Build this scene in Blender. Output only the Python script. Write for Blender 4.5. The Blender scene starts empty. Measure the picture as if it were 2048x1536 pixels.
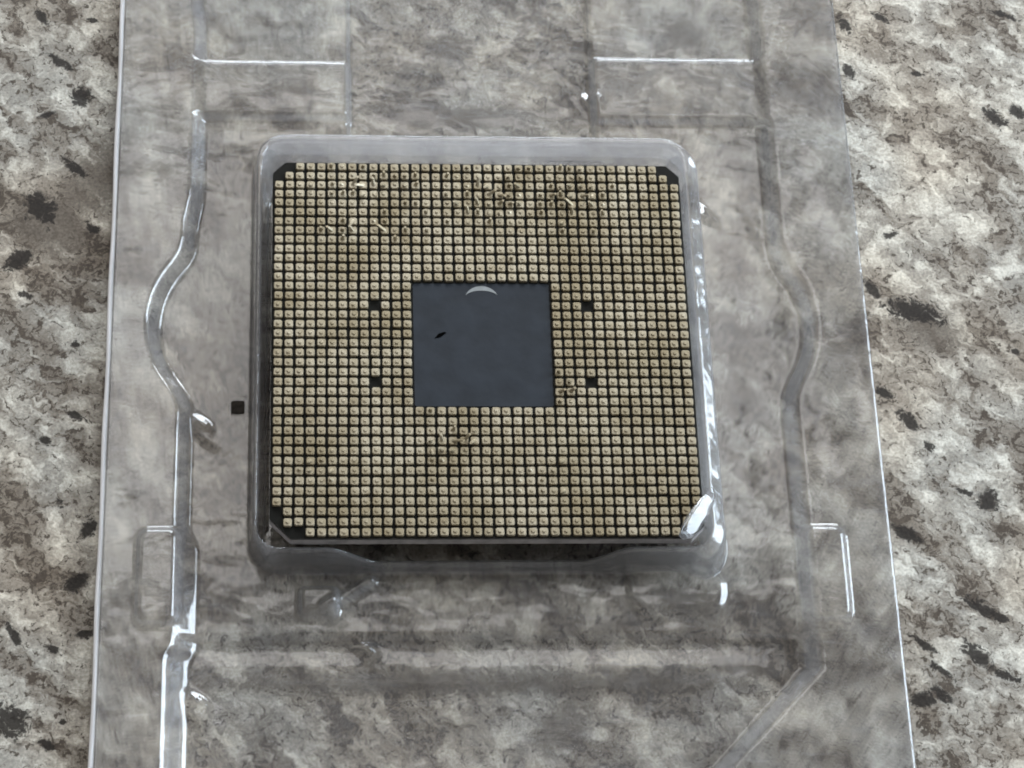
import bpy, bmesh, math, random
import numpy as np
from mathutils import Vector

random.seed(7)
MM = 0.001
scene = bpy.context.scene
C = scene.collection

# ------------------------------------------------------------------ camera
cam_d = bpy.data.cameras.new('camera')
cam = bpy.data.objects.new('camera', cam_d)
C.objects.link(cam)
cam.location = (-16.208 * MM, -106.227 * MM, 213.0385 * MM)
cam.rotation_euler = (0.45977, -0.074047, -0.03395)
cam_d.sensor_width = 36.0
cam_d.lens = 36.0 * 5000 / 2048
cam_d.clip_start = 0.005
cam_d.clip_end = 20.0
scene.camera = cam

# ------------------------------------------------------------------ world, lamps, exposure
world = bpy.data.worlds.new('World')
scene.world = world
world.use_nodes = True
bg = world.node_tree.nodes['Background']
bg.inputs['Color'].default_value = (1.0, 0.98, 0.95, 1)
bg.inputs['Strength'].default_value = 0.26


def area(name, loc, size, size_y, power, col):
    d = bpy.data.lights.new(name, 'AREA')
    d.shape = 'RECTANGLE'
    d.size, d.size_y = size, size_y
    d.energy = power
    d.color = col
    o = bpy.data.objects.new(name, d)
    C.objects.link(o)
    o.location = loc
    o.rotation_euler = (Vector((0, 0, 0)) - Vector(loc)).to_track_quat('-Z', 'Y').to_euler()
    return o


area('window_light', (0.12, 0.86, 0.42), 0.70, 0.42, 16.0, (0.88, 0.94, 1.0))
area('side_window_light', (0.78, 0.16, 0.40), 0.55, 0.50, 13.0, (0.76, 0.88, 1.0))
area('veil_fill_light', (-0.02, 0.46, 0.90), 0.50, 0.22, 0.75, (1.0, 0.97, 0.95))  # added lamp, no source seen; makes the veil reflections on the sheet

scene.view_settings.view_transform = 'Standard'
scene.view_settings.look = 'None'
scene.view_settings.exposure = 0.0
scene.view_settings.gamma = 1.0
scene.view_settings.use_curve_mapping = False
cy = scene.cycles
cy.use_denoising = True
cy.use_adaptive_sampling = True
cy.adaptive_threshold = 0.05
cy.adaptive_min_samples = 24
cy.max_bounces = 7
cy.diffuse_bounces = 2
cy.glossy_bounces = 3
cy.transmission_bounces = 8
cy.filter_width = 1.9
cy.transparent_max_bounces = 24
cy.caustics_refractive = True
cy.caustics_reflective = False
cy.sample_clamp_indirect = 4.0


# ------------------------------------------------------------------ node helpers
class NT:
    def __init__(self, name):
        self.m = bpy.data.materials.new(name)
        self.m.use_nodes = True
        self.t = self.m.node_tree
        self.t.nodes.clear()
        self.out = self.t.nodes.new('ShaderNodeOutputMaterial')

    def n(self, typ, ins=None, **props):
        nd = self.t.nodes.new(typ)
        for k, v in props.items():
            setattr(nd, k, v)
        for k, v in (ins or {}).items():
            s = nd.inputs[k]
            if isinstance(v, bpy.types.NodeSocket):
                self.t.links.new(v, s)
            else:
                s.default_value = v
        return nd

    def math(self, op, a, b=0.0, clamp=False):
        return self.n('ShaderNodeMath', {0: a, 1: b}, operation=op, use_clamp=clamp).outputs[0]

    def ramp(self, v, lo, hi, a=0.0, b=1.0):
        return self.n('ShaderNodeMapRange', {0: v, 1: lo, 2: hi, 3: a, 4: b}, interpolation_type='SMOOTHSTEP').outputs[0]

    def mixc(self, f, a, b):
        nd = self.n('ShaderNodeMix', data_type='RGBA')
        for i, v in ((0, f), (6, a), (7, b)):
            if isinstance(v, bpy.types.NodeSocket):
                self.t.links.new(v, nd.inputs[i])
            else:
                nd.inputs[i].default_value = v
        return nd.outputs[2]

    def noise(self, vec, scale, detail=4, rough=0.55, dist=0.0):
        return self.n('ShaderNodeTexNoise', {'Vector': vec, 'Scale': scale, 'Detail': detail, 'Roughness': rough, 'Distortion': dist}).outputs[0]

    def done(self, sh):
        self.t.links.new(sh, self.out.inputs[0])
        return self.m


def rgb(r, g, b):
    return (r, g, b, 1.0)


# ------------------------------------------------------------------ countertop
FLECKS = [(-43.1, 40.2, 1.12, 0.49, -60), (-41.1, 34.8, 1.54, 0.55, -35), (-38.0, 39.9, 0.79, 0.3, -5), (-38.7, 30.7, 1.12, 1.22, -40),
          (-42.0, 28.6, 0.84, 0.3, 20), (-39.1, 22.5, 1.96, 0.49, -40), (-42.2, 18.0, 1.96, 1.37, -60), (-44.1, 12.1, 1.68, 0.91, 40),
          (-43.1, 8.3, 0.73, 0.37, -20), (-38.2, 3.0, 0.39, 0.55, -70), (-37.1, 15.8, 0.84, 0.49, -60), (-40.5, -7.0, 0.73, 0.43, -30),
          (-38.9, -13.3, 0.56, 0.37, -50), (-36.3, -16.0, 1.26, 0.76, 60), (-42.3, -26.2, 1.4, 0.43, -60), (-38.9, -27.6, 0.98, 0.43, -30),
          (-36.1, -26.2, 1.01, 0.43, 5), (-42.3, -34.2, 1.96, 1.52, -50), (-38.9, -36.5, 0.95, 0.49, -30), (-37.6, -34.4, 0.45, 0.24, -20),
          (-37.0, -21.2, 0.84, 1.22, -50), (-37.9, -4.4, 1.12, 0.43, -30), (39.3, 40.6, 1.26, 0.55, -65), (39.3, 34.8, 1.01, 0.61, -60),
          (43.1, 41.6, 1.26, 0.43, -35), (46.3, 34.7, 0.67, 0.3, -10), (56.2, 42.2, 1.68, 0.37, -20), (56.3, 30.2, 0.95, 0.79, -50),
          (39.1, 9.4, 1.26, 0.61, -55), (43.1, 7.0, 3.09, 1.22, -18), (41.5, 15.6, 0.84, 0.37, 15), (52.6, 2.6, 0.45, 0.37, -20),
          (53.8, 29.5, 1.4, 0.91, -40), (39.2, -1.9, 1.01, 0.49, -25), (41.1, -4.7, 1.4, 0.67, -50), (43.0, -7.5, 0.56, 0.61, 0),
          (47.9, -13.2, 1.12, 1.1, -50), (45.9, -12.4, 1.01, 0.3, -30), (39.9, -16.7, 1.68, 0.67, -30), (45.7, -24.0, 1.68, 0.55, -35),
          (47.0, -24.5, 1.96, 0.49, -42), (45.1, -28.7, 1.68, 0.85, -45), (47.0, -30.4, 1.96, 0.43, -28), (39.5, -33.0, 0.79, 1.22, -75),
          (41.4, -32.5, 1.23, 0.55, -35), (40.3, -27.7, 1.68, 0.43, -40), (41.5, -30.1, 1.68, 0.3, -38), (-22.8, -3.6, 0.8, 0.8, 0)]
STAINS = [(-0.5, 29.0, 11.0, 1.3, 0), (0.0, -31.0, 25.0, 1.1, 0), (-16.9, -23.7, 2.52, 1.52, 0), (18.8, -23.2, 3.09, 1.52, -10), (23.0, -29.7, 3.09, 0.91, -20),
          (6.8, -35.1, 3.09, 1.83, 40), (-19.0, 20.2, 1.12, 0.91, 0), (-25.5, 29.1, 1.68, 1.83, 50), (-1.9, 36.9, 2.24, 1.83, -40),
          (22.4, 39.1, 1.96, 1.83, -30), (31.1, 0.5, 3.09, 1.52, 70), (35.2, 2.7, 1.68, 0.91, -10), (25.1, -2.2, 1.96, 1.52, -60),
          (-37.0, 21.0, 3.0, 5.0, -30), (-41.0, 16.0, 4.0, 3.0, -30), (44.5, 5.0, 4.0, 2.0, -30)]


def mat_counter():
    k = NT('speckled_laminate')
    tc = k.n('ShaderNodeTexCoord').outputs['Object']
    p = k.n('ShaderNodeVectorMath', {0: tc, 3: 1000.0}, operation='SCALE').outputs[0]           # millimetres
    w = k.n('ShaderNodeTexNoise', {'Vector': p, 'Scale': 0.55, 'Detail': 4, 'Roughness': 0.6}).outputs['Color']
    w = k.n('ShaderNodeVectorMath', {0: w, 1: (0.5, 0.5, 0.5)}, operation='SUBTRACT').outputs[0]
    wp = k.n('ShaderNodeVectorMath', {0: w, 1: (3.4, 3.4, 0), 2: p}, operation='MULTIPLY_ADD').outputs[0]
    # streak space: grain runs down to the right
    sp = k.n('ShaderNodeMapping', {'Vector': wp, 'Rotation': (0, 0, math.radians(-40)), 'Scale': (2.3, 1.0, 1.0)}, vector_type='TEXTURE').outputs[0]

    def blobs(name):
        return k.n('ShaderNodeAttribute', attribute_name=name).outputs['Fac']
    n_big = k.noise(p, 0.10, 5, 0.62, 0.8)
    n_mid = k.noise(wp, 0.33, 4, 0.66, 0.3)
    n_str = k.noise(sp, 0.55, 5, 0.65, 0.5)
    n_fine = k.noise(sp, 1.9, 4, 0.6, 0.2)
    n_dot = k.noise(wp, 1.7, 3, 0.6, 0.0)
    n_hue = k.noise(p, 0.06, 2, 0.5)
    light = k.mixc(k.ramp(n_hue, 0.35, 0.65), rgb(0.58, 0.52, 0.425), rgb(0.56, 0.535, 0.47))
    mid = k.mixc(k.ramp(n_hue, 0.35, 0.65), rgb(0.20, 0.165, 0.13), rgb(0.21, 0.195, 0.17))
    tone = k.math('ADD', k.math('MULTIPLY', n_mid, 0.55), k.math('MULTIPLY', n_big, 0.25))
    tone = k.math('ADD', tone, k.math('MULTIPLY', n_str, 0.45))
    f_mid = k.ramp(tone, 0.49, 0.71)
    col = k.mixc(k.math('MULTIPLY', f_mid, 0.92), light, mid)
    col = k.mixc(k.ramp(n_fine, 0.42, 0.72, 0.0, 0.60), col, rgb(0.17, 0.145, 0.115))
    n_blot = k.noise(sp, 0.17, 5, 0.7, 0.6)
    col = k.mixc(k.ramp(n_blot, 0.45, 0.61, 0.0, 0.80), col, k.mixc(n_hue, rgb(0.10, 0.073, 0.051), rgb(0.125, 0.103, 0.082)))
    # dark flecks
    zone = k.ramp(tone, 0.52, 0.74)
    fl = k.math('ADD', n_dot, k.math('MULTIPLY', zone, 0.10))
    f1 = k.ramp(k.math('ADD', fl, k.math('MULTIPLY', k.ramp(n_blot, 0.46, 0.66), 0.12)), 0.63, 0.70)
    st = k.math('ADD', n_str, k.math('MULTIPLY', n_fine, 0.35))
    f2 = k.ramp(k.math('ADD', st, k.math('MULTIPLY', k.ramp(n_blot, 0.46, 0.66), 0.12)), 0.82, 0.92)
    brown = k.mixc(k.noise(p, 0.5, 2), rgb(0.035, 0.026, 0.019), rgb(0.075, 0.058, 0.044))
    col = k.mixc(k.math('MULTIPLY', k.math('MAXIMUM', f1, f2), 0.9), col, brown)
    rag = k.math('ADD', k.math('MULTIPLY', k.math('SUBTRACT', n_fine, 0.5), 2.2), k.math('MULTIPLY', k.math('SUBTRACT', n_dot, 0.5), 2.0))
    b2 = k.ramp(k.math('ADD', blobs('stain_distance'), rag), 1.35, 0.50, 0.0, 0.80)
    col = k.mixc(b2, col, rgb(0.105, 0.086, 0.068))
    b1 = k.ramp(k.math('ADD', blobs('fleck_distance'), rag), 1.15, 0.70, 0.0, 0.94)
    col = k.mixc(b1, col, rgb(0.016, 0.0125, 0.010))
    gr = k.ramp(k.noise(p, 3.6, 2, 0.6), 0.3, 0.7, 0.80, 1.18)
    col = k.n('ShaderNodeVectorMath', {0: col, 3: gr}, operation='SCALE').outputs[0]
    bump = k.n('ShaderNodeBump', {'Height': k.noise(p, 3.0, 3), 'Strength': 0.12, 'Distance': 0.0001}).outputs[0]
    b = k.n('ShaderNodeBsdfPrincipled', {'Base Color': col, 'Roughness': 0.60, 'Specular IOR Level': 0.12, 'Normal': bump})
    return k.done(b.outputs[0])


def mesh_obj(name, verts, faces, mat, parent=None, smooth=False):
    me = bpy.data.meshes.new(name)
    me.from_pydata(verts, [], faces)
    me.update()
    if mat:
        me.materials.append(mat)
    if smooth:
        me.polygons.foreach_set('use_smooth', [True] * len(me.polygons))
    o = bpy.data.objects.new(name, me)
    C.objects.link(o)
    if parent:
        o.parent = parent
    return o


def bm_obj(name, bm, mat, parent=None, smooth=False):
    me = bpy.data.meshes.new(name)
    bm.to_mesh(me)
    bm.free()
    me.materials.append(mat)
    if smooth:
        me.polygons.foreach_set('use_smooth', [True] * len(me.polygons))
    o = bpy.data.objects.new(name, me)
    C.objects.link(o)
    if parent:
        o.parent = parent
    return o


def blob_field(x, y, lst):
    r = np.full(x.shape, 3.0)
    for (bx, by, a_, b2_, ang) in lst:
        t = math.radians(ang)
        u, v = (x - bx) * math.cos(t) + (y - by) * math.sin(t), -(x - bx) * math.sin(t) + (y - by) * math.cos(t)
        r = np.minimum(r, np.hypot(u / a_, v / b2_))
    return r


def counter_axis(lo, hi, a_, b2_):
    return np.unique(np.concatenate([np.linspace(lo, a_, 8), np.arange(a_, b2_, 0.3), np.linspace(b2_, hi, 8)]))


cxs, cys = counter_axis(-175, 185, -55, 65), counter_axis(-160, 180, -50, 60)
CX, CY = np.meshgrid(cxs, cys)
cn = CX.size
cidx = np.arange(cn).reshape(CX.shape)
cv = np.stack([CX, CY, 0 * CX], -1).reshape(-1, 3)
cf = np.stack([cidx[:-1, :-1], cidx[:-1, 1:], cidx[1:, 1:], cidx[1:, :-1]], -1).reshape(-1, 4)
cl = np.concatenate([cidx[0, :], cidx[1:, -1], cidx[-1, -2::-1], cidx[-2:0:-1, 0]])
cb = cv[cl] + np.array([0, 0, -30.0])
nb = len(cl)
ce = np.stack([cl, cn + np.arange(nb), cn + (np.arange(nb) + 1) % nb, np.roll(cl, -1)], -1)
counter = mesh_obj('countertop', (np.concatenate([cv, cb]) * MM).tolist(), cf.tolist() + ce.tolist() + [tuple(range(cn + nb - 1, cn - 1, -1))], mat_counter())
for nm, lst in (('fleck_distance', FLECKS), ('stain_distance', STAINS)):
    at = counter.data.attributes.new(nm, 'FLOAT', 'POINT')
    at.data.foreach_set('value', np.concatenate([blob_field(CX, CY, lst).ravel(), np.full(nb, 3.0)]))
counter['kind'] = 'structure'
counter['label'] = 'speckled beige and brown stone-look countertop under the clear tray'

# ------------------------------------------------------------------ clear thermoformed tray (height field with real thickness)
X0, X1, Y0, Y1 = -35.0, 38.0, -52.0, 56.0
FL, FLO = 2.6, 0.35                                   # flange height, recess floor height (mm)


def sstep(a, b, v):
    t = np.clip((v - a) / (b - a), 0, 1)
    return t * t * (3 - 2 * t)


def rrect(x, y, cx, cy_, hx, hy, r):
    qx = np.abs(x - cx) - hx + r
    qy = np.abs(y - cy_) - hy + r
    return np.hypot(np.maximum(qx, 0), np.maximum(qy, 0)) + np.minimum(np.maximum(qx, qy), 0) - r


def smin(a, b, k):
    h = np.clip(0.5 + 0.5 * (b - a) / k, 0, 1)
    return b * (1 - h) + a * h - k * h * (1 - h)


def vnoise(x, y, seed):
    rs = np.random.RandomState(seed)
    out = np.zeros_like(x)
    for i in range(7):
        a = rs.uniform(0, 2 * np.pi)
        fq = rs.uniform(0.5, 1.6)
        out += np.sin((np.cos(a) * x + np.sin(a) * y) * fq + rs.uniform(0, 6.28))
    return out / 7


RIM = 5.6


def height(x, y):
    # recess outline (negative inside)
    rec = rrect(x, y, 0.9, 3.0, 29.3, 60.0, 3.0)
    rec = np.maximum(rec, 0.72 * (x - 29.6) - 0.69 * (y + 31.3))          # slanted wall low on the right
    jog = 0.7 * sstep(-27.5, -29.5, y) - 0.6 * sstep(14, 19, y) * sstep(44, 36, y)
    rec = rec - np.where(x < 0, jog, 0.0)
    rec = smin(rec, np.hypot(x + 20.6, y - 4.2) - 11.0, 1.4)
    rec = smin(rec, np.hypot(x - 21.2, y - 4.6) - 11.6, 1.4)
    low_left = sstep(-16.0, -18.5, y) * (x < 0)
    t = np.clip(1 + rec / (1.55 + 0.85 * low_left), 0, 1)
    wall = 0.45 * t + 0.55 * t * t * (3 - 2 * t)
    chan = sstep(12.6, 12.0, np.abs(x - 0.05)) * sstep(24.0, 25.0, y)
    z = FLO + 0.7 * sstep(-27.2, -26.7, y) * (1 - chan) + 0 * x
    # floor relief inside the recess
    up1 = sstep(27.4, 27.9, y) * sstep(12.05, 12.6, np.abs(x - 0.05))
    z = z + 1.0 * up1
    up2 = sstep(34.3, 34.9, y + 0.4 * (x < 0) - 0.5 * (x > 0)) * sstep(12.05, 12.6, np.abs(x - 0.05))
    z = z - 1.1 * up2
    gr = rrect(x, y, 0.2, -30.3, 26.6, 1.45, 1.3)
    z = z + 0.10 * sstep(0.9, -0.8, gr)
    z = z + 1.1 * sstep(0.35, -0.35, rrect(x, y, -15.2, -23.7, 1.7, 1.4, 0.5))
    z = z + 0.7 * sstep(0.35, -0.35, np.abs(0.56 * (x + 12.6) - 0.82 * (y + 23.0)) - 0.45) * sstep(3.2, 2.6, np.hypot(x + 12.6, y + 23.0))
    z = z + 0.35 * sstep(0.5, -0.5, rrect(x, y, 17.5, -22.6, 4.4, 2.2, 2.0))
    for (bx, by, br, bh) in ((-11.0, -27.8, 0.9, 0.8), (22.6, 17.3, 0.7, 0.6), (-26.0, -6.3, 1.0, 0.7), (-25.9, -33.2, 1.1, 0.8), (27.2, -38.3, 1.0, 0.7), (12.1, 30.2, 0.8, 0.7)):  # small bumps added to catch glints
        u, v = 0.8 * (x - bx) + 0.6 * (y - by), -0.6 * (x - bx) + 0.8 * (y - by)
        z = z + 0.55 * bh * np.exp(-(np.abs(u / br / 0.75) ** 3 + np.abs(v / br / 1.35) ** 1.6)) * (1 + 0.35 * np.sin(3.1 * u + 1.7 * v + bx))
    z = z + (FL - z) * wall
    # rounded tabs on the flange
    for (tx, ty, hx, hy) in ((-29.6, -21.7, 1.8, 4.5), (31.2, -21.6, 1.9, 4.5)):
        z = z + 0.75 * sstep(0.35, -0.3, rrect(x, y, tx, ty, hx, hy, 0.9))
    # pocket ridge round the processor
    d = rrect(x, y, -0.15, 1.40, 20.75, 21.60, 2.4)
    facet = np.exp(-((x - 20.5) ** 2 + (y + 19.8) ** 2) / 2.0 ** 2)
    rs_ = sstep(18.5, 20.3, x) * sstep(22.5, 20.0, y)
    outer = sstep(0.75, 0.12, (d - 0.95 * rs_) / (1 + 1.0 * facet))
    dip = sstep(-14.5, -9.5, x) * sstep(13.5, 8.5, x) * sstep(-17.0, -19.0, y)
    z = z + (RIM - 3.2 * dip - 0.68 * rs_ * np.clip(d, 0, 1.2) - z) * outer
    inner = sstep(-0.10, -0.85, d / (1 + 1.7 * sstep(18.0, 21.5, y)) * (1 + 1.3 * sstep(-16.0, -19.0, y)))
    z = z + (0.30 - z) * inner
    # warp of the thin sheet
    z = z + 0.035 * vnoise(x, y, 3) * (1 - inner) + 0.05 * vnoise(x * 0.3, y * 0.3, 5) * (1 - inner)
    # skirt: the cut edge turns down to the counter
    e = np.minimum(np.minimum(x - X0, X1 - x), np.minimum(y - Y0, Y1 - y))
    z = z * 1.0 + (0.42 - z) * sstep(0.45, 0.0, e)
    return z


def axis(lo, hi, fine):
    v = [lo]
    while v[-1] < hi - 1e-6:
        s = 0.26
        for (a, b) in fine:
            if a <= v[-1] < b:
                s = 0.115
        v.append(min(hi, v[-1] + s))
    return np.array(v)


xs = axis(X0, X1, [(X0, X0 + 0.6), (X1 - 0.6, X1), (-23.0, -20.0), (19.6, 23.4)])
ys = axis(Y0, Y1, [(Y0, Y0 + 0.6), (Y1 - 0.6, Y1), (-22.7, -20.0), (20.0, 24.2)])
GX, GY = np.meshgrid(xs, ys)
GZ = height(GX, GY)
ny, nx = GX.shape
# thickness measured along the sheet normal would pinch on steep walls: drop the underside a little, keep it above the counter
TH = 0.28
top = np.stack([GX, GY, GZ], -1).reshape(-1, 3)
bot = np.stack([GX, GY, np.maximum(GZ - TH, 0.02)], -1).reshape(-1, 3)
idx = np.arange(nx * ny).reshape(ny, nx)
a, b_, c_, d_ = idx[:-1, :-1], idx[:-1, 1:], idx[1:, 1:], idx[1:, :-1]
ft = np.stack([a, b_, c_, d_], -1).reshape(-1, 4)
fb = np.stack([a, d_, c_, b_], -1).reshape(-1, 4) + nx * ny
loop = np.concatenate([idx[0, :], idx[1:, -1], idx[-1, -2::-1], idx[-2:0:-1, 0]])
nxt = np.roll(loop, -1)
fe = np.stack([loop, loop + nx * ny, nxt + nx * ny, nxt], -1)
V = np.concatenate([top, bot]) * MM
F = np.concatenate([ft, fb, fe])


def mat_plastic():
    k = NT('clear_plastic')
    tc = k.n('ShaderNodeTexCoord').outputs['Object']
    p = k.n('ShaderNodeVectorMath', {0: tc, 3: 1000.0}, operation='SCALE').outputs[0]
    scuff = k.noise(p, 0.35, 3, 0.7, 1.5)
    st = k.n('ShaderNodeMapping', {'Vector': p, 'Rotation': (0, 0, 0.6), 'Scale': (0.25, 2.2, 1)}).outputs[0]
    scr = k.noise(st, 0.9, 3, 0.7, 0.8)
    hz = k.math('ADD', k.ramp(scuff, 0.35, 0.75, 0.015, 0.065), k.ramp(scr, 0.5, 0.75, 0.0, 0.06))
    # haze painted on steep walls for the longer view through the sheet
    nz = k.n('ShaderNodeSeparateXYZ', {0: k.n('ShaderNodeTexCoord').outputs['Normal']}).outputs[2]
    hz = k.math('ADD', hz, k.ramp(k.math('ABSOLUTE', nz), 0.98, 0.45, 0.0, 0.11))
    rp = k.n('ShaderNodeMapping', {'Vector': p, 'Rotation': (0, 0, 0.35), 'Scale': (0.45, 0.7, 1)}).outputs[0]
    bump = k.n('ShaderNodeBump', {'Height': k.noise(rp, 0.45, 2, 0.5, 0.3), 'Strength': 0.25, 'Distance': 0.0004}).outputs[0]
    clear = k.n('ShaderNodeBsdfTransparent', {'Color': rgb(0.995, 0.995, 0.995)}).outputs[0]
    refr = k.n('ShaderNodeBsdfRefraction', {'Color': rgb(0.99, 0.99, 0.99), 'Roughness': 0.02, 'IOR': 1.38, 'Normal': bump}).outputs[0]
    body = k.n('ShaderNodeMixShader', {0: 0.42, 1: clear, 2: refr}).outputs[0]
    dif = k.n('ShaderNodeBsdfDiffuse', {'Color': rgb(0.80, 0.80, 0.83), 'Normal': bump}).outputs[0]
    trl = k.n('ShaderNodeBsdfTranslucent', {'Color': rgb(0.80, 0.80, 0.83)}).outputs[0]
    milk = k.n('ShaderNodeMixShader', {0: 0.5, 1: dif, 2: trl}).outputs[0]
    body = k.n('ShaderNodeMixShader', {0: hz, 1: body, 2: milk}).outputs[0]
    gl = k.n('ShaderNodeBsdfGlossy', {'Color': rgb(1, 1, 1), 'Roughness': 0.07, 'Normal': bump}).outputs[0]
    fr = k.n('ShaderNodeFresnel', {'IOR': 1.5, 'Normal': bump}).outputs[0]
    # seen from inside the sheet the same share is reflected as from outside
    back = k.n('ShaderNodeNewGeometry').outputs['Backfacing']
    fr2 = k.n('ShaderNodeMix', {0: back, 2: fr, 3: 0.05}, data_type='FLOAT').outputs[0]
    return k.done(k.n('ShaderNodeMixShader', {0: fr2, 1: body, 2: gl}).outputs[0])


def mat_edge():
    k = NT('cut_plastic_edge')
    b = k.n('ShaderNodeBsdfPrincipled', {'Base Color': rgb(0.86, 0.84, 0.84), 'Roughness': 0.25, 'Transmission Weight': 0.0, 'IOR': 1.45})
    return k.done(b.outputs[0])


tray = bpy.data.objects.new('blister_tray', None)
tray.empty_display_size = 0.01
C.objects.link(tray)
tray['label'] = 'clear thermoformed plastic blister tray lying on the speckled countertop'
tray['category'] = 'plastic tray'
M_PL = mat_plastic()
M_EDGE = mat_edge()
me = bpy.data.meshes.new('moulded_sheet')
me.from_pydata(V.tolist(), [], F.tolist())
me.update()
me.polygons.foreach_set('use_smooth', [True] * len(me.polygons))
me.materials.append(M_PL)
sheet = bpy.data.objects.new('moulded_sheet', me)
C.objects.link(sheet)
sheet.parent = tray


def tube_path(name, pts, r, mat, parent, seg=8, closed=False):
    bmx = bmesh.new()
    rings = []
    n = len(pts)
    for i, p in enumerate(pts):
        p = Vector(p)
        t = (Vector(pts[(i + 1) % n if closed else min(i + 1, n - 1)]) - Vector(pts[(i - 1) % n if closed else max(i - 1, 0)])).normalized()
        u = t.cross(Vector((0, 0, 1))).normalized()
        v = u.cross(t).normalized()
        ring = []
        for s in range(seg):
            a_ = 2 * math.pi * s / seg
            ring.append(bmx.verts.new((p + u * math.cos(a_) * r[0] + v * math.sin(a_) * r[1]) * MM))
        rings.append(ring)
    for i in range(n if closed else n - 1):
        A, B = rings[i], rings[(i + 1) % n]
        for s in range(seg):
            bmx.faces.new((A[s], A[(s + 1) % seg], B[(s + 1) % seg], B[s]))
    if not closed:
        bmx.faces.new(rings[0][::-1])
        bmx.faces.new(rings[-1])
    bmesh.ops.recalc_face_normals(bmx, faces=bmx.faces)
    return bm_obj(name, bmx, mat, parent, True)


# added plate over the near right pocket corner, tilted to catch a glint
nrm = Vector((0.46, -0.13, 0.877)).normalized()
ax = Vector((0.61, 0.79, 0))
ax = (ax - nrm * ax.dot(nrm)).normalized()
bx_ = nrm.cross(ax).normalized()
cc = Vector((19.05, -17.75, 7.35))
bmx = bmesh.new()
rows = [(-2.9, -0.25, 0.35), (-2.2, -0.75, 0.6), (-1.4, -0.95, 0.75), (-0.5, -0.9, 0.8), (0.5, -0.85, 0.72), (1.4, -0.8, 0.7), (2.2, -0.7, 0.5), (2.9, -0.4, 0.3)]
grid = []
for (u, v0, v1) in rows:
    line = []
    for q in range(7):
        v = v0 + (v1 - v0) * q / 6
        h = -0.15 * v * v - 0.03 * u * u + 0.04 * math.sin(3.1 * u + 2 * v)
        line.append((bmx.verts.new((cc + ax * u + bx_ * v + nrm * h) * MM), bmx.verts.new((cc + ax * u + bx_ * v + nrm * (h - 0.28)) * MM)))
    grid.append(line)
for i in range(len(rows) - 1):
    for q in range(6):
        A, B, C2, D = grid[i][q], grid[i][q + 1], grid[i + 1][q + 1], grid[i + 1][q]
        bmx.faces.new((A[0], B[0], C2[0], D[0]))
        bmx.faces.new((A[1], D[1], C2[1], B[1]))
        if q == 0:
            bmx.faces.new((A[0], D[0], D[1], A[1]))
        if q == 5:
            bmx.faces.new((B[0], B[1], C2[1], C2[0]))
for q in range(6):
    for ln in (grid[0], grid[-1]):
        bmx.faces.new((ln[q][0], ln[q][1], ln[q + 1][1], ln[q + 1][0]))
bmesh.ops.recalc_face_normals(bmx, faces=bmx.faces)
bm_obj('glint_plate', bmx, M_PL, tray, True)

# the thicker rolled lip that runs along the cut edge
rs = random.Random(4)
pl = [(X0 - 0.02 + 0.05 * math.sin(i * 0.7), Y0 + i * (Y1 - Y0) / 60, 0.55 + 0.06 * math.sin(i * 1.3)) for i in range(61)]
tube_path('rolled_lip', pl, (0.24, 0.5), M_EDGE, tray)

# ------------------------------------------------------------------ processor
SUB_Z, PIN_Z = 6.15, 6.5


def mat_simple(name, base, rough, metal=0.0, spec=0.5, var=0.0, scale=0.6, bump=0.0):
    k = NT(name)
    tc = k.n('ShaderNodeTexCoord').outputs['Object']
    p = k.n('ShaderNodeVectorMath', {0: tc, 3: 1000.0}, operation='SCALE').outputs[0]
    nz = k.noise(p, scale, 4)
    lo = rgb(*[max(0, v * (1 - var)) for v in base])
    hi = rgb(*[v * (1 + var) for v in base])
    col = k.mixc(k.ramp(nz, 0.3, 0.7), lo, hi)
    ins = {'Base Color': col, 'Roughness': rough, 'Metallic': metal, 'Specular IOR Level': spec}
    if bump:
        ins['Normal'] = k.n('ShaderNodeBump', {'Height': nz, 'Strength': bump, 'Distance': 0.0002}).outputs[0]
    return k.done(k.n('ShaderNodeBsdfPrincipled', ins).outputs[0])


M_SUB = mat_simple('dark_solder_mask', (0.008, 0.0075, 0.006), 0.6, 0, 0.06, 0.2, 0.5)
M_CAV = mat_simple('slate_solder_mask', (0.013, 0.016, 0.021), 0.6, 0, 0.18, 0.18, 0.35, 0.25)
M_IHS = mat_simple('nickel_plate', (0.52, 0.51, 0.49), 0.35, 1.0, 0.5, 0.05, 0.4)


def mat_pin():
    k = NT('pale_gold_plate')
    tc = k.n('ShaderNodeNewGeometry').outputs['Position']
    p = k.n('ShaderNodeVectorMath', {0: tc, 3: 1000.0}, operation='SCALE').outputs[0]
    n1 = k.noise(p, 0.16, 3)
    n2 = k.noise(p, 1.1, 2)
    col = k.mixc(k.ramp(n1, 0.35, 0.65), rgb(0.245, 0.20, 0.125), rgb(0.385, 0.335, 0.245))
    col = k.mixc(k.ramp(n2, 0.35, 0.75, 0.0, 0.55), col, rgb(0.20, 0.155, 0.085))
    b = k.n('ShaderNodeBsdfPrincipled', {'Base Color': col, 'Roughness': 0.42, 'Metallic': 0.40})
    return k.done(b.outputs[0])


M_PIN = mat_pin()
cpu = bpy.data.objects.new('processor', None)
cpu.empty_display_size = 0.01
cpu.location = (0, 0, 0.32 * MM)
C.objects.link(cpu)
cpu['label'] = 'square computer processor lying pins up in the pocket of the clear tray'
cpu['category'] = 'processor'
OZ = -0.32


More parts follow.
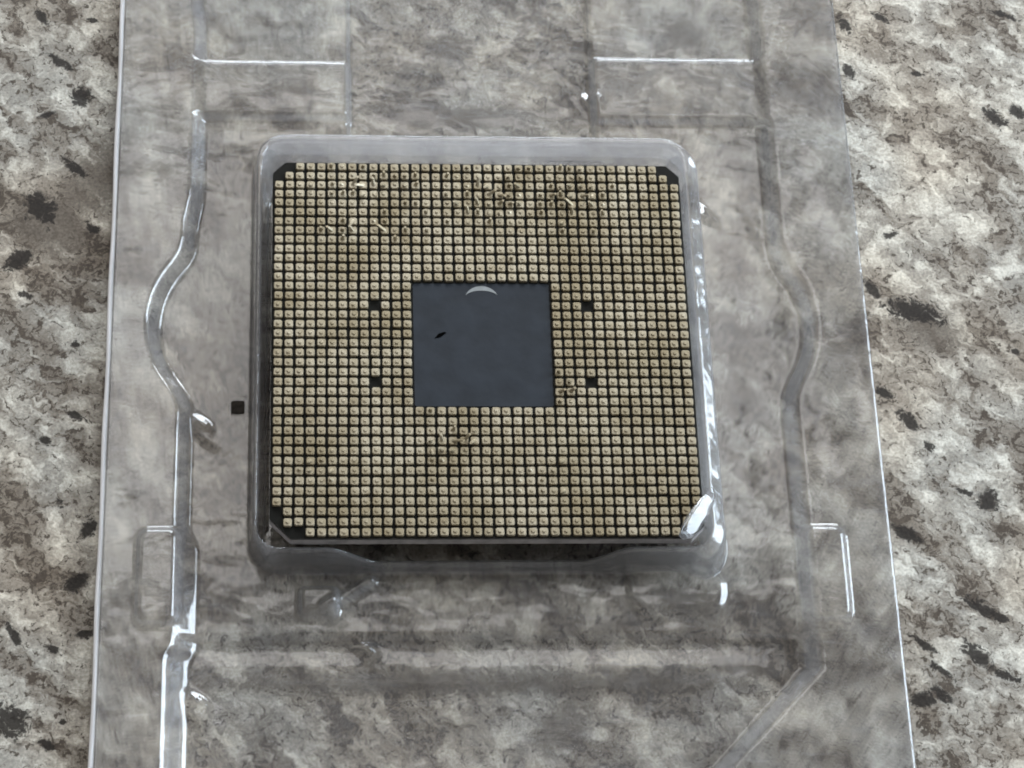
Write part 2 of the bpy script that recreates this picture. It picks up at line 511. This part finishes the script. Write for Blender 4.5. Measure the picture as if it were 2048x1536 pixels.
def prism(name, outline, z0, z1, mat, parent, bev=0.0):
    bmx = bmesh.new()
    vs = [bmx.verts.new((x * MM, y * MM, (z0 + OZ) * MM)) for x, y in outline]
    f = bmx.faces.new(vs)
    r = bmesh.ops.extrude_face_region(bmx, geom=[f])
    bmesh.ops.translate(bmx, vec=(0, 0, (z1 - z0) * MM), verts=[v for v in r['geom'] if isinstance(v, bmesh.types.BMVert)])
    bmesh.ops.recalc_face_normals(bmx, faces=bmx.faces)
    if bev:
        bmesh.ops.bevel(bmx, geom=list(bmx.edges), offset=bev * MM, segments=2, affect='EDGES')
    return bm_obj(name, bmx, mat, parent)


M_FIBRE = mat_simple('laminate_edge', (0.42, 0.40, 0.40), 0.5, 0, 0.4, 0.2, 1.0)


def chamf(h, c, c_bl=None):
    q = c_bl or c
    return [(-h + q, -h), (h - c, -h), (h, -h + c), (h, h - c), (h - c, h), (-h + c, h), (-h, h - c), (-h, -h + q)]


sub = prism('substrate', chamf(19.62, 1.2, 1.9), 5.0, SUB_Z, M_SUB, cpu, 0.06)
sub.data.materials.append(M_FIBRE)
for pg in sub.data.polygons:
    if abs(pg.normal.z) < 0.5:
        pg.material_index = 1
prism('heat_spreader', [(-17.5, -12), (-14, -15.0), (14, -15.0), (17.5, -12), (17.5, 14), (14, 17.5), (-14, 17.5), (-17.5, 14)], 0.34, 4.98, M_IHS, cpu, 0.25)
cav = prism('bare_centre', chamf(6.42, 0.15), SUB_Z + 0.004, SUB_Z + 0.05, M_CAV, cpu)
cav['label'] = 'bare slate grey square in the middle of the pin field'

# reflection painted as a pale crescent, and a dark nick in the bare centre
M_REFLECTION = mat_simple('painted_reflection', (0.19, 0.20, 0.20), 0.4, 0, 0.5, 0.1)
cres = []
N = 18
for i in range(N + 1):
    t = math.pi * (0.12 + 0.76 * i / N)
    cres.append((0.05 + 1.62 * math.cos(t), 4.62 + 1.55 * math.sin(t)))
for i in range(N + 1):
    t = math.pi * (0.88 - 0.76 * i / N)
    cres.append((0.05 + 1.62 * math.cos(t), 4.62 + 0.55 * math.sin(math.pi * 0.12) + 0.80 * (math.sin(t) - math.sin(math.pi * 0.12)) + 1.0 * math.sin(math.pi * 0.12)))
prism('crescent_reflection', cres, SUB_Z + 0.052, SUB_Z + 0.075, M_REFLECTION, cav)
M_NICK = mat_simple('black_nick', (0.002, 0.002, 0.002), 0.8, 0, 0.0)
prism('nick', [(-4.45, 0.62), (-3.95, 0.72), (-3.35, 1.2), (-3.5, 1.3), (-4.1, 1.1)], SUB_Z + 0.052, SUB_Z + 0.09, M_NICK, cav)


def pin_mesh(lx=0.0, ly=0.0, top=0.46):
    """one contact: a square plated pad with a short round pin, leaning by (lx, ly)"""
    h, q = 0.392, 0.12
    v, f = [], []
    for s_, z in ((1.0, 0.0), (1.0, 0.26), (0.86, 0.34)):
        a2, c2 = h * s_, q * s_
        v += [(-a2 + c2, -a2, z), (a2 - c2, -a2, z), (a2, -a2 + c2, z), (a2, a2 - c2, z), (a2 - c2, a2, z), (-a2 + c2, a2, z), (-a2, a2 - c2, z), (-a2, -a2 + c2, z)]
    for r in range(2):
        for k_ in range(8):
            f.append((r * 8 + k_, r * 8 + (k_ + 1) % 8, r * 8 + 8 + (k_ + 1) % 8, r * 8 + 8 + k_))
    f.append(tuple(range(16, 24)))
    for z, rr in ((0.33, 0.20), (top, 0.13)):
        for k_ in range(6):
            t = math.pi * k_ / 3
            v.append((rr * math.cos(t) + lx * (z - 0.33), rr * math.sin(t) + ly * (z - 0.33), z))
    for k_ in range(6):
        f.append((24 + k_, 24 + (k_ + 1) % 6, 30 + (k_ + 1) % 6, 30 + k_))
    f.append(tuple(range(30, 36)))
    return np.array(v), f


def leaning(bend):
    return random.gauss(0, bend), random.gauss(0, bend)


PIN_MESHES = []
for q in range(12):
    PV, PF = pin_mesh(*leaning(0.05 if q < 6 else 0.45), 0.46 if q < 6 else 0.62)
    pm = bpy.data.meshes.new('pin')
    pm.from_pydata((PV * MM).tolist(), [], PF)
    pm.update()
    pm.materials.append(M_PIN)
    PIN_MESHES.append(pm)
missing = {(9, 15), (29, 15), (9, 23), (29, 23)}
for r_, c0 in ((0, 0), (0, 1), (1, 0)):
    missing |= {(c0, r_), (38 - c0, r_), (38 - c0, 38 - r_), (c0, 38 - r_)}
missing |= {(2, 38), (0, 36)}
pins = [(cx, ry) for ry in range(39) for cx in range(39) if (cx, ry) not in missing and not (13 <= cx <= 25 and 13 <= ry <= 25)]
pins.sort(key=lambda q: (-q[1], q[0]))
allv, allf = [], []
BENT = [(-11, 17, 4.5, 1.4), (-11.5, 12.2, 4.5, 1.3), (1.5, 15.5, 4.5, 3), (10, 16, 2.5, 2.8), (-3, -11, 3, 2), (-14.5, -13.5, 2, 2), (4, -14, 3, 2), (8, -4, 1.5, 2)]
for i, (cx, ry) in enumerate(pins):
    x = cx - 19 + random.gauss(0, 0.018)
    y = 19 - ry + random.gauss(0, 0.018)
    bent = sum(math.exp(-((x - bx) / sx) ** 2 - ((y - by) / sy) ** 2) for bx, by, sx, sy in BENT)
    tz = random.gauss(0, 0.03)
    if i < 300:
        o = bpy.data.objects.new('pin', PIN_MESHES[random.randrange(6) + (6 if random.random() < bent * 0.8 else 0)])
        C.objects.link(o)
        o.parent = cpu
        o.location = (x * MM, y * MM, (SUB_Z + OZ) * MM)
        o.rotation_euler = (0, 0, tz)
    else:
        vv = pin_mesh(*leaning(0.05 + 0.8 * bent), 0.80 if random.random() < bent * 0.9 else 0.46)[0]
        c, s = math.cos(tz), math.sin(tz)
        px, py = vv[:, 0] * c - vv[:, 1] * s, vv[:, 0] * s + vv[:, 1] * c
        vv[:, 0], vv[:, 1] = px + x, py + y
        vv[:, 2] += SUB_Z + OZ
        off = len(allv) * 36
        allv.append(vv)
        allf += [tuple(q + off for q in f) for f in PF]
pf = mesh_obj('pin_field', (np.concatenate(allv) * MM).tolist(), allf, M_PIN, cpu)
pf['kind'] = 'stuff'

# ------------------------------------------------------------------ small dark flake on the tray floor
M_FLAKE = mat_simple('dark_flake', (0.020, 0.016, 0.012), 0.8, 0, 0.1, 0.4, 2.0)
fz = float(height(np.array([[-22.75]]), np.array([[-4.1]]))[0, 0]) + 0.03
bmx = bmesh.new()
fv_ = [bmx.verts.new((x * MM, y * MM, 0)) for x, y in [(-0.62, -0.60), (0.1, -0.66), (0.60, -0.58), (0.66, 0.1), (0.58, 0.62), (-0.2, 0.66), (-0.64, 0.58)]]
ff = bmx.faces.new(fv_)
re_ = bmesh.ops.extrude_face_region(bmx, geom=[ff])
bmesh.ops.translate(bmx, vec=(0, 0, 0.12 * MM), verts=[v for v in re_['geom'] if isinstance(v, bmesh.types.BMVert)])
bmesh.ops.recalc_face_normals(bmx, faces=bmx.faces)
flake = bm_obj('dark_flake', bmx, M_FLAKE)
flake.location = (-22.75 * MM, -4.1 * MM, fz * MM)
flake['label'] = 'tiny dark square flake on the clear tray beside the processor pocket'
flake['category'] = 'flake'
